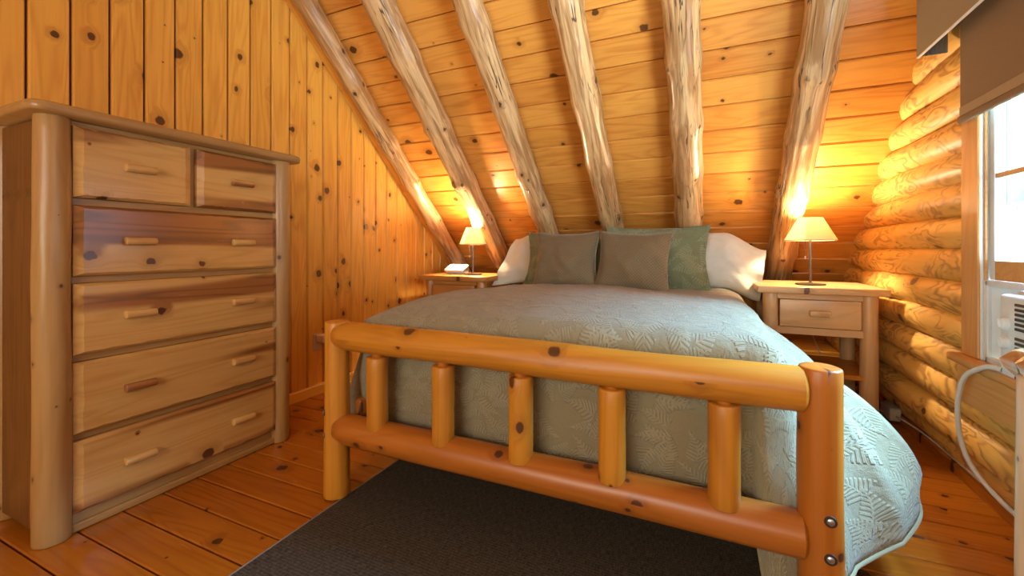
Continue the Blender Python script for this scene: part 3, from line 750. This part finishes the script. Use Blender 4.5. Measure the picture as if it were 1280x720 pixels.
# ------------------------------------------------------------------ pillows
def pillow_mesh(name, w, h, t, seed, p=2.2, pinch=.10, flange=0., nu=34, nv=28, sag=.0, wr=.026):
    vs, uv, fs = [], [], []
    for side in (1, -1):
        for j in range(nv + 1):
            for i in range(nu + 1):
                u = -1 + 2 * i / nu; v = -1 + 2 * j / nv
                fu = flange / (w / 2); fv = flange / (h / 2)
                a = min(1, abs(u) / (1 - fu)) if fu < 1 else 0; b_ = min(1, abs(v) / (1 - fv))
                th = ((1 - a ** p) ** .55) * ((1 - b_ ** p) ** .55)
                x = u * w / 2 * (1 - pinch * (1 - v * v) * 1.0 * (u * u)); z = v * h / 2 * (1 - pinch * (1 - u * u) * (v * v))
                if v < 0: x *= 1 + .03 * -v
                nz = noise.noise(Vector((u * 1.6 + seed * 5, v * 1.6, side))) + .5 * noise.noise(Vector((u * 4 + seed, v * 4, side * 2)))
                cr = math.exp(-((1 - abs(u)) ** 2 + (1 - abs(v)) ** 2) * 5) * noise.noise(Vector((math.atan2(1.02 - abs(v), 1.02 - abs(u)) * 5, seed, u)))
                y = -side * (t / 2 * th * (1 + .2 * -v) + (.003 if th == 0 else .003)) + wr * nz * (.35 + .65 * th) * (1 if side > 0 else .6) + .018 * cr
                if flange and (th < 1e-6): y += .010 * noise.noise(Vector((u * 5 + seed, v * 5, 4)))
                z -= sag * (u * u)
                vs.append((x, y, z + h / 2)); uv.append((x + seed * .37, z + seed * .21))
    n1 = (nu + 1) * (nv + 1)
    for j in range(nv):
        for i in range(nu):
            a = j * (nu + 1) + i; q = (a, a + 1, a + nu + 2, a + nu + 1); fs.append(q); fs.append(tuple(n1 + k for k in reversed(q)))
    bord = [i for i in range(nu + 1)] + [j * (nu + 1) + nu for j in range(1, nv + 1)] + [nv * (nu + 1) + i for i in range(nu - 1, -1, -1)] + [j * (nu + 1) for j in range(nv - 1, 0, -1)]
    for k in range(len(bord)):
        a, b_ = bord[k], bord[(k + 1) % len(bord)]; fs.append((b_, a, a + n1, b_ + n1))
    return mesh(name, vs, fs, True, uv)
def border_loop(me, nu=34, nv=28):
    b = [i for i in range(nu + 1)] + [j * (nu + 1) + nu for j in range(1, nv + 1)] + [nv * (nu + 1) + i for i in range(nu - 1, -1, -1)] + [j * (nu + 1) for j in range(nv - 1, -1, -1)]
    return [me.vertices[k].co.copy() for k in b]
def pillow(nm, mt, x, y, z, w, h, t, lean, tilt, yaw, seed, label, cat, group=None, **k):
    q = T(x, y, z) @ Matrix.Rotation(R(yaw), 4, 'Z') @ Matrix.Rotation(R(-lean), 4, 'X') @ Matrix.Rotation(R(tilt), 4, 'Y')
    o = tag(obj(nm, pillow_mesh(nm, w, h, t, seed, **k), mt, mw=q), label, cat, group)
    if cat == 'cushion': obj('piping', tube('cushion_piping', border_loop(o.data), .0045, 8), mt, o, q)
    return o
def open_pillow(nm, x, y, z, w, h, t, dr, seed, droop, slant, label):
    """bed pillow whose case runs past the filling into an open, hanging end on side dr"""
    nu, nv = 44, 26; vs, uv, fs = [], [], []
    def sst(a, b_, v): q = max(0, min(1, (v - a) / (b_ - a))); return q * q * (3 - 2 * q)
    for side in (1, -1):
        for j in range(nv + 1):
            for i in range(nu + 1):
                u = -1 + 2 * i / nu; v = -1 + 2 * j / nv
                e = sst(.35, 1, u)
                tu = (1 - abs(u) ** 3) ** .5 if u < 0 else 1 - .80 * e
                tv = (1 - abs(v) ** 2.6) ** .5
                zz = v * h / 2 * (1 - .05 * (1 - u * u) * v * v) + h / 2
                xx = u * w / 2 + slant * e * (-v) * .5
                nz = noise.noise(Vector((u * 2 + seed, v * 1.8, side))) + .6 * noise.noise(Vector((u * 5 + seed, v * 5, side)))
                yy = -side * (t / 2 * tu * tv + .003) + .014 * nz * tv
                yy += .012 * e * math.sin(v * 7 + seed)
                zz -= e * (droop * (.35 + .65 * (v + 1) / 2) + .02)
                yy -= e * .03 * (1 - v)
                vs.append((dr * xx, yy + zz * .17, zz)); uv.append((xx, zz))
    n1 = (nu + 1) * (nv + 1)
    for j in range(nv):
        for i in range(nu):
            a_ = j * (nu + 1) + i; q = (a_, a_ + 1, a_ + nu + 2, a_ + nu + 1); fs.append(q); fs.append(tuple(n1 + k for k in reversed(q)))
    bord = [nu - i for i in range(nu + 1)] + [j * (nu + 1) for j in range(1, nv + 1)] + [nv * (nu + 1) + i for i in range(1, nu + 1)]
    for k in range(len(bord) - 1):
        a_, b_ = bord[k], bord[k + 1]; fs.append((a_, b_, b_ + n1, a_ + n1))
    me = mesh(nm, vs, fs, True, uv)
    bm = bmesh.new(); bm.from_mesh(me); bmesh.ops.recalc_face_normals(bm, faces=bm.faces); bm.to_mesh(me); bm.free(); me.shade_smooth()
    o = tag(obj(nm, me, M['cream'], mw=T(x, y, z)), label, 'pillow', 'cream bed pillows')
    return o
open_pillow('bed_pillow', -.02, 3.27, .715, .70, .40, .19, 1, 4, .11, -.05, 'pale cream pillow with open case end at the window side of the bed')
open_pillow('bed_pillow', -1.20, 3.27, .715, .70, .40, .19, -1, 7, .02, .16, 'cream pillow at the left head of the bed beside the lamp with the hub')
pillow('fern_sham', M['ferng'], -.325, 3.085, .705, .70, .46, .13, 12, 0, 0, 6, 'green fern-patterned flanged pillow behind the right taupe cushion', 'pillow', 'fern pillow shams', flange=.03)
pillow('fern_sham', M['ferng'], -.97, 3.095, .70, .66, .435, .13, 13, 0, 0, 7, 'dark green fern-patterned pillow mostly hidden behind the left taupe cushion', 'pillow', 'fern pillow shams', flange=.03)
pillow('square_cushion', M['olive'], -.930, 2.965, .700, .47, .43, .20, 14, 0, 2, 8, 'taupe dotted square cushion in front, nearer the left lamp', 'cushion', 'taupe dotted cushions')
pillow('square_cushion', M['olive'], -.470, 2.935, .690, .49, .435, .20, 15, 2, -3, 9, 'taupe dotted square cushion leaning on the green fern pillow', 'cushion', 'taupe dotted cushions')
# ------------------------------------------------------------------ nightstands
def nightstand(x0, x1, yf, zt, label, yb=3.52, W=None):
    W = W or M['stand']
    t = empty('nightstand', ((x0 + x1) / 2, (yf + yb) / 2, 0), label, 'nightstand', 'log nightstands')
    xm = (x0 + x1) / 2; w = x1 - x0; ym = (yf + yb) / 2
    obj('top', box('nightstand_top', w, yb - yf, .040, .006, 2), W, t, T(xm, ym, zt - .02))
    for x in (x0 + .075, x1 - .075):
        for y in (yf + .075, yb - .075):
            obj('leg', log('nightstand_leg', zt - .04, .043, .041, seed=int(x * 37 + y * 11), na=22, step=.06, lump=.002, bev=.004), W, t, along_z(x, y, 0, x * 4 + y))
    fx0, fx1 = x0 + .115, x1 - .115
    zb = zt - .28
    obj('apron', box('nightstand_apron', fx1 - fx0 + .02, .02, .035, .002), W, t, frame((xm, yf + .062, zt - .0575), XA, YA, ZA))
    obj('lower_rail', box('nightstand_rail', fx1 - fx0 + .02, .025, .042, .002), W, t, frame((xm, yf + .060, zb + .021), XA, YA, ZA))
    d = obj('drawer', box('nightstand_drawer', fx1 - fx0 - .008, .028, .158, .004, 2), W, t, T(xm, yf + .046, zb + .125))
    obj('handle', box('nightstand_pull', .104, .034, .034, .008, 2), W, d, T(xm, yf + .016, zb + .130))
    for x in (fx0 - .002, fx1 + .002): obj('side_panel', box('nightstand_side', yb - yf - .13, .016, .22, .002), W, t, frame((x + (-.03 if x < xm else .03), ym, zb + .13), YA, -XA, ZA))
    obj('back_panel', box('nightstand_back', fx1 - fx0 + .04, .016, .22, .002), W, t, T(xm, yb - .07, zb + .13))
    obj('shelf', box('nightstand_shelf', w - .10, yb - yf - .10, .028, .004), M['bed'], t, T(xm, ym, .270))
    return t
nightstand(.272, .898, 2.95, .775, 'pale log nightstand between the bed and the log wall')
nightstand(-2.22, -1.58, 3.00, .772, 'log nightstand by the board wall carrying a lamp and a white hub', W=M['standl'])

# ------------------------------------------------------------------ lamps
def lamp(x, y, z, label, rb, rt, zs0, zs1, power):
    t = empty('table_lamp', (x, y, z), label, 'lamp', 'small table lamps')
    obj('base', lathe('lamp_base', [(.002, 0), (.078, 0), (.080, .003), (.078, .008), (.020, .012), (.009, .016)], 40), M['bronze'], t, T(x, y, z))
    obj('pole', lathe('lamp_pole', [(.0075, .012), (.0075, zs0 - z + .04)], 16), M['bronze'], t, T(x, y, z))
    sh = lathe('lamp_shade', [(rb, zs0), (rt, zs1), (rt - .002, zs1), (rb - .002, zs0)], 48, False)
    s = obj('shade', sh, M['shade'], t, T(x, y, 0))
    obj('rim', lathe('shade_rim', [(rb - .001, zs0 - .001), (rb + .0012, zs0 - .001), (rb + .0005, zs0 + .005), (rb - .001, zs0 + .005)], 48, False), M['blindband'], s, T(x, y, 0))
    obj('bulb', lathe('lamp_bulb', [(.006, zs0 + .03), (.012, zs0 + .035), (.018, zs0 + .045), (.021, zs0 + .058), (.016, zs0 + .070), (.004, zs0 + .076)], 16), M['white'], t, T(x, y, 0))
    ch = obj('pull_chain', lathe('lamp_chain', [(.0018, zs0 - .105), (.0018, zs0 + .04)], 8), M['bronze'], t, T(x - .028, y - .01, 0))
    obj('pull_knob', lathe('lamp_chain_knob', [(.001, zs0 - .115), (.004, zs0 - .110), (.004, zs0 - .098), (.001, zs0 - .094)], 10), M['cream'], ch, T(x - .028, y - .01, 0))
    l = bpy.data.lights.new('bulb_light', 'POINT'); l.energy = power; l.color = (1.0, .74, .45); l.shadow_soft_size = .03
    lo = bpy.data.objects.new('bulb_light', l); COL.objects.link(lo); lo.parent = t; MW[lo] = T(x, y, zs0 + .115)
    lo.matrix_basis = MW[t].inverted() @ MW[lo]
    return t
lampR = lamp(.575, 3.17, .775, 'lit table lamp with cream shade on the nightstand by the log wall', .138, .064, 1.045, 1.185, 38)
lamp(-1.836, 3.25, .772, 'lit table lamp with cream shade next to the white hub', .118, .058, 1.030, 1.175, 62)

# white hub on the left nightstand
hb = empty('desk_hub', (-2.02, 3.22, .772), 'white rounded desktop hub on the left nightstand beside the lamp', 'router')
q = T(-2.0, 3.25, .826) @ Matrix.Rotation(R(24), 4, 'X')
obj('cover', box('hub_cover', .19, .115, .022, .010, 3), M['white'], hb, q)
obj('stand', box('hub_stand', .17, .10, .036, .010, 2), M['grey'], hb, T(-2.0, 3.270, .790))
obj('emblem', lathe('hub_emblem', [(.009, 0), (.009, .0006), (.006, .0006), (.006, 0)], 20, False), M['grey'], hb, q @ T(.0, .01, .0115))

# outlet and plug-in charger on the board wall
ol = empty('wall_outlet', (XL, 2.17, .32), 'ivory outlet plate on the board wall behind the left bedpost', 'outlet')
obj('plate', box('outlet_plate', .006, .072, .115, .002), M['ivory'], ol, T(XL + .003, 2.155, .355))
obj('socket', box('outlet_socket', .003, .034, .028, .001), M['ivory'], ol, T(XL + .0075, 2.155, .335))
cg = empty('plug_charger', (XL, 2.19, .36), 'small ivory plug-in unit with green light stuck in the wall outlet', 'charger')
obj('case', box('charger_case', .06, .075, .055, .008, 2), M['ledwhite'], cg, T(XL + .04, 2.178, .382))
obj('indicator', lathe('charger_led', [(.006, 0), (.006, .002), (.001, .002)], 12), M['green'], cg, frame((XL + .0695, 2.168, .381), YA, ZA, XA))
obj('port', box('charger_port', .003, .014, .026, .001), M['dark'], cg, T(XL + .0705, 2.196, .383))

# ------------------------------------------------------------------ rug
rg = empty('area_rug', (-.5, .85, 0), 'charcoal woven rug under the foot of the log bed', 'rug')
obj('pile', box('rug_pile', 1.63, 2.3, .007, .002), M['rug'], rg, T(-.503, .85, .0045))
for x in (-1.320, .314): obj('binding', box('rug_binding', .006, 2.3, .008, .002), M['rugedge'], rg, T(x, .85, .005))

# ------------------------------------------------------------------ power block and cords by the log wall
pb = empty('power_block', (.98, 3.19, 0), 'grey power block on the floor at the foot of the log wall', 'power strip')
obj('case', box('power_case', .055, .15, .075, .006, 2), M['grey'], pb, T(.975, 3.215, .050))
obj('face', box('power_face', .048, .004, .064, .002), M['ivory'], pb, T(.975, 3.139, .050))
tag(obj('extension_cord', tube('extension_cord', spline([(.975, 3.135, .045), (.980, 3.02, .057), (.998, 2.85, .060), (1.005, 2.6, .058), (1.002, 2.4, .060), (1.0, 2.2, .060), (1.0, 1.7, .060), (1.0, 1.0, .060)], 8), .0045), M['cord']), 'thin grey cord lying along the top of the right baseboard', 'cord')
obj('cord', tube('lamp_cord', spline([(.60, 3.55, .70), (.66, 3.56, .40), (.78, 3.53, .10), (.86, 3.35, .03), (.93, 3.27, .030), (.972, 3.14, .05)], 8), .003), M['cord'], lampR)

# ------------------------------------------------------------------ slab table at the right edge
st = empty('slab_table', (.75, 1.16, 0), 'live-edge wooden slab table with pale leg below the window', 'table')
def slab():
    rn = random.Random(4); pts = []
    x0, x1, y0, y1 = .595, .900, .96, 1.37
    for i in range(14): pts.append((x0 + .010 * math.sin(i * 1.7) + rn.uniform(-.004, .004), y0 + .05 + (y1 - y0 - .10) * i / 13))
    for i in range(1, 6): a = R(180 - 90 * i / 6); pts.append((x0 + .055 + .05 * math.cos(a), y1 - .05 + .05 * math.sin(a)))
    for i in range(6): pts.append((x0 + .07 + (x1 - x0 - .08) * i / 5, y1 + rn.uniform(-.005, .005)))
    pts += [(x1, y1 - .02), (x1, y0), (x0 + .05, y0)]
    cx, cy = (x0 + x1) / 2, (y0 + y1) / 2; k = len(pts); vs = []
    zt = .778
    for ins, z in ((.030, zt - .062), (.006, zt - .040), (0, zt - .022), (.018, zt - .003), (.028, zt)):
        for x, y in pts: d = Vector((cx - x, cy - y)).normalized(); vs.append((x + d.x * ins + rn.uniform(-.0015, .0015), y + d.y * ins, z))
    fs = []
    for a in range(4):
        for i in range(k): fs.append((a * k + i, (a + 1) * k + i, (a + 1) * k + (i + 1) % k, a * k + (i + 1) % k))
    fs.append(tuple(range(k))); fs.append(tuple(reversed(range(4 * k, 5 * k))))
    me = mesh('slab_top', vs, fs); bm = bmesh.new(); bm.from_mesh(me); bmesh.ops.recalc_face_normals(bm, faces=bm.faces); bm.to_mesh(me); bm.free()
    return autosmooth(me, 50)
sl = slab(); sl.transform(Matrix.Rotation(R(-90), 4, 'Z'))
obj('top', sl, M['slab'], st, Matrix.Rotation(R(90), 4, 'Z'))
for x, y in ((.630, 1.285), (.86, 1.285), (.640, 1.04), (.86, 1.04)):
    obj('leg', log('slab_table_leg', .73, .030, .028, seed=int(y * 10), na=18, step=.08, lump=.003), M['tleg'], st, along_z(x, y, 0, y))
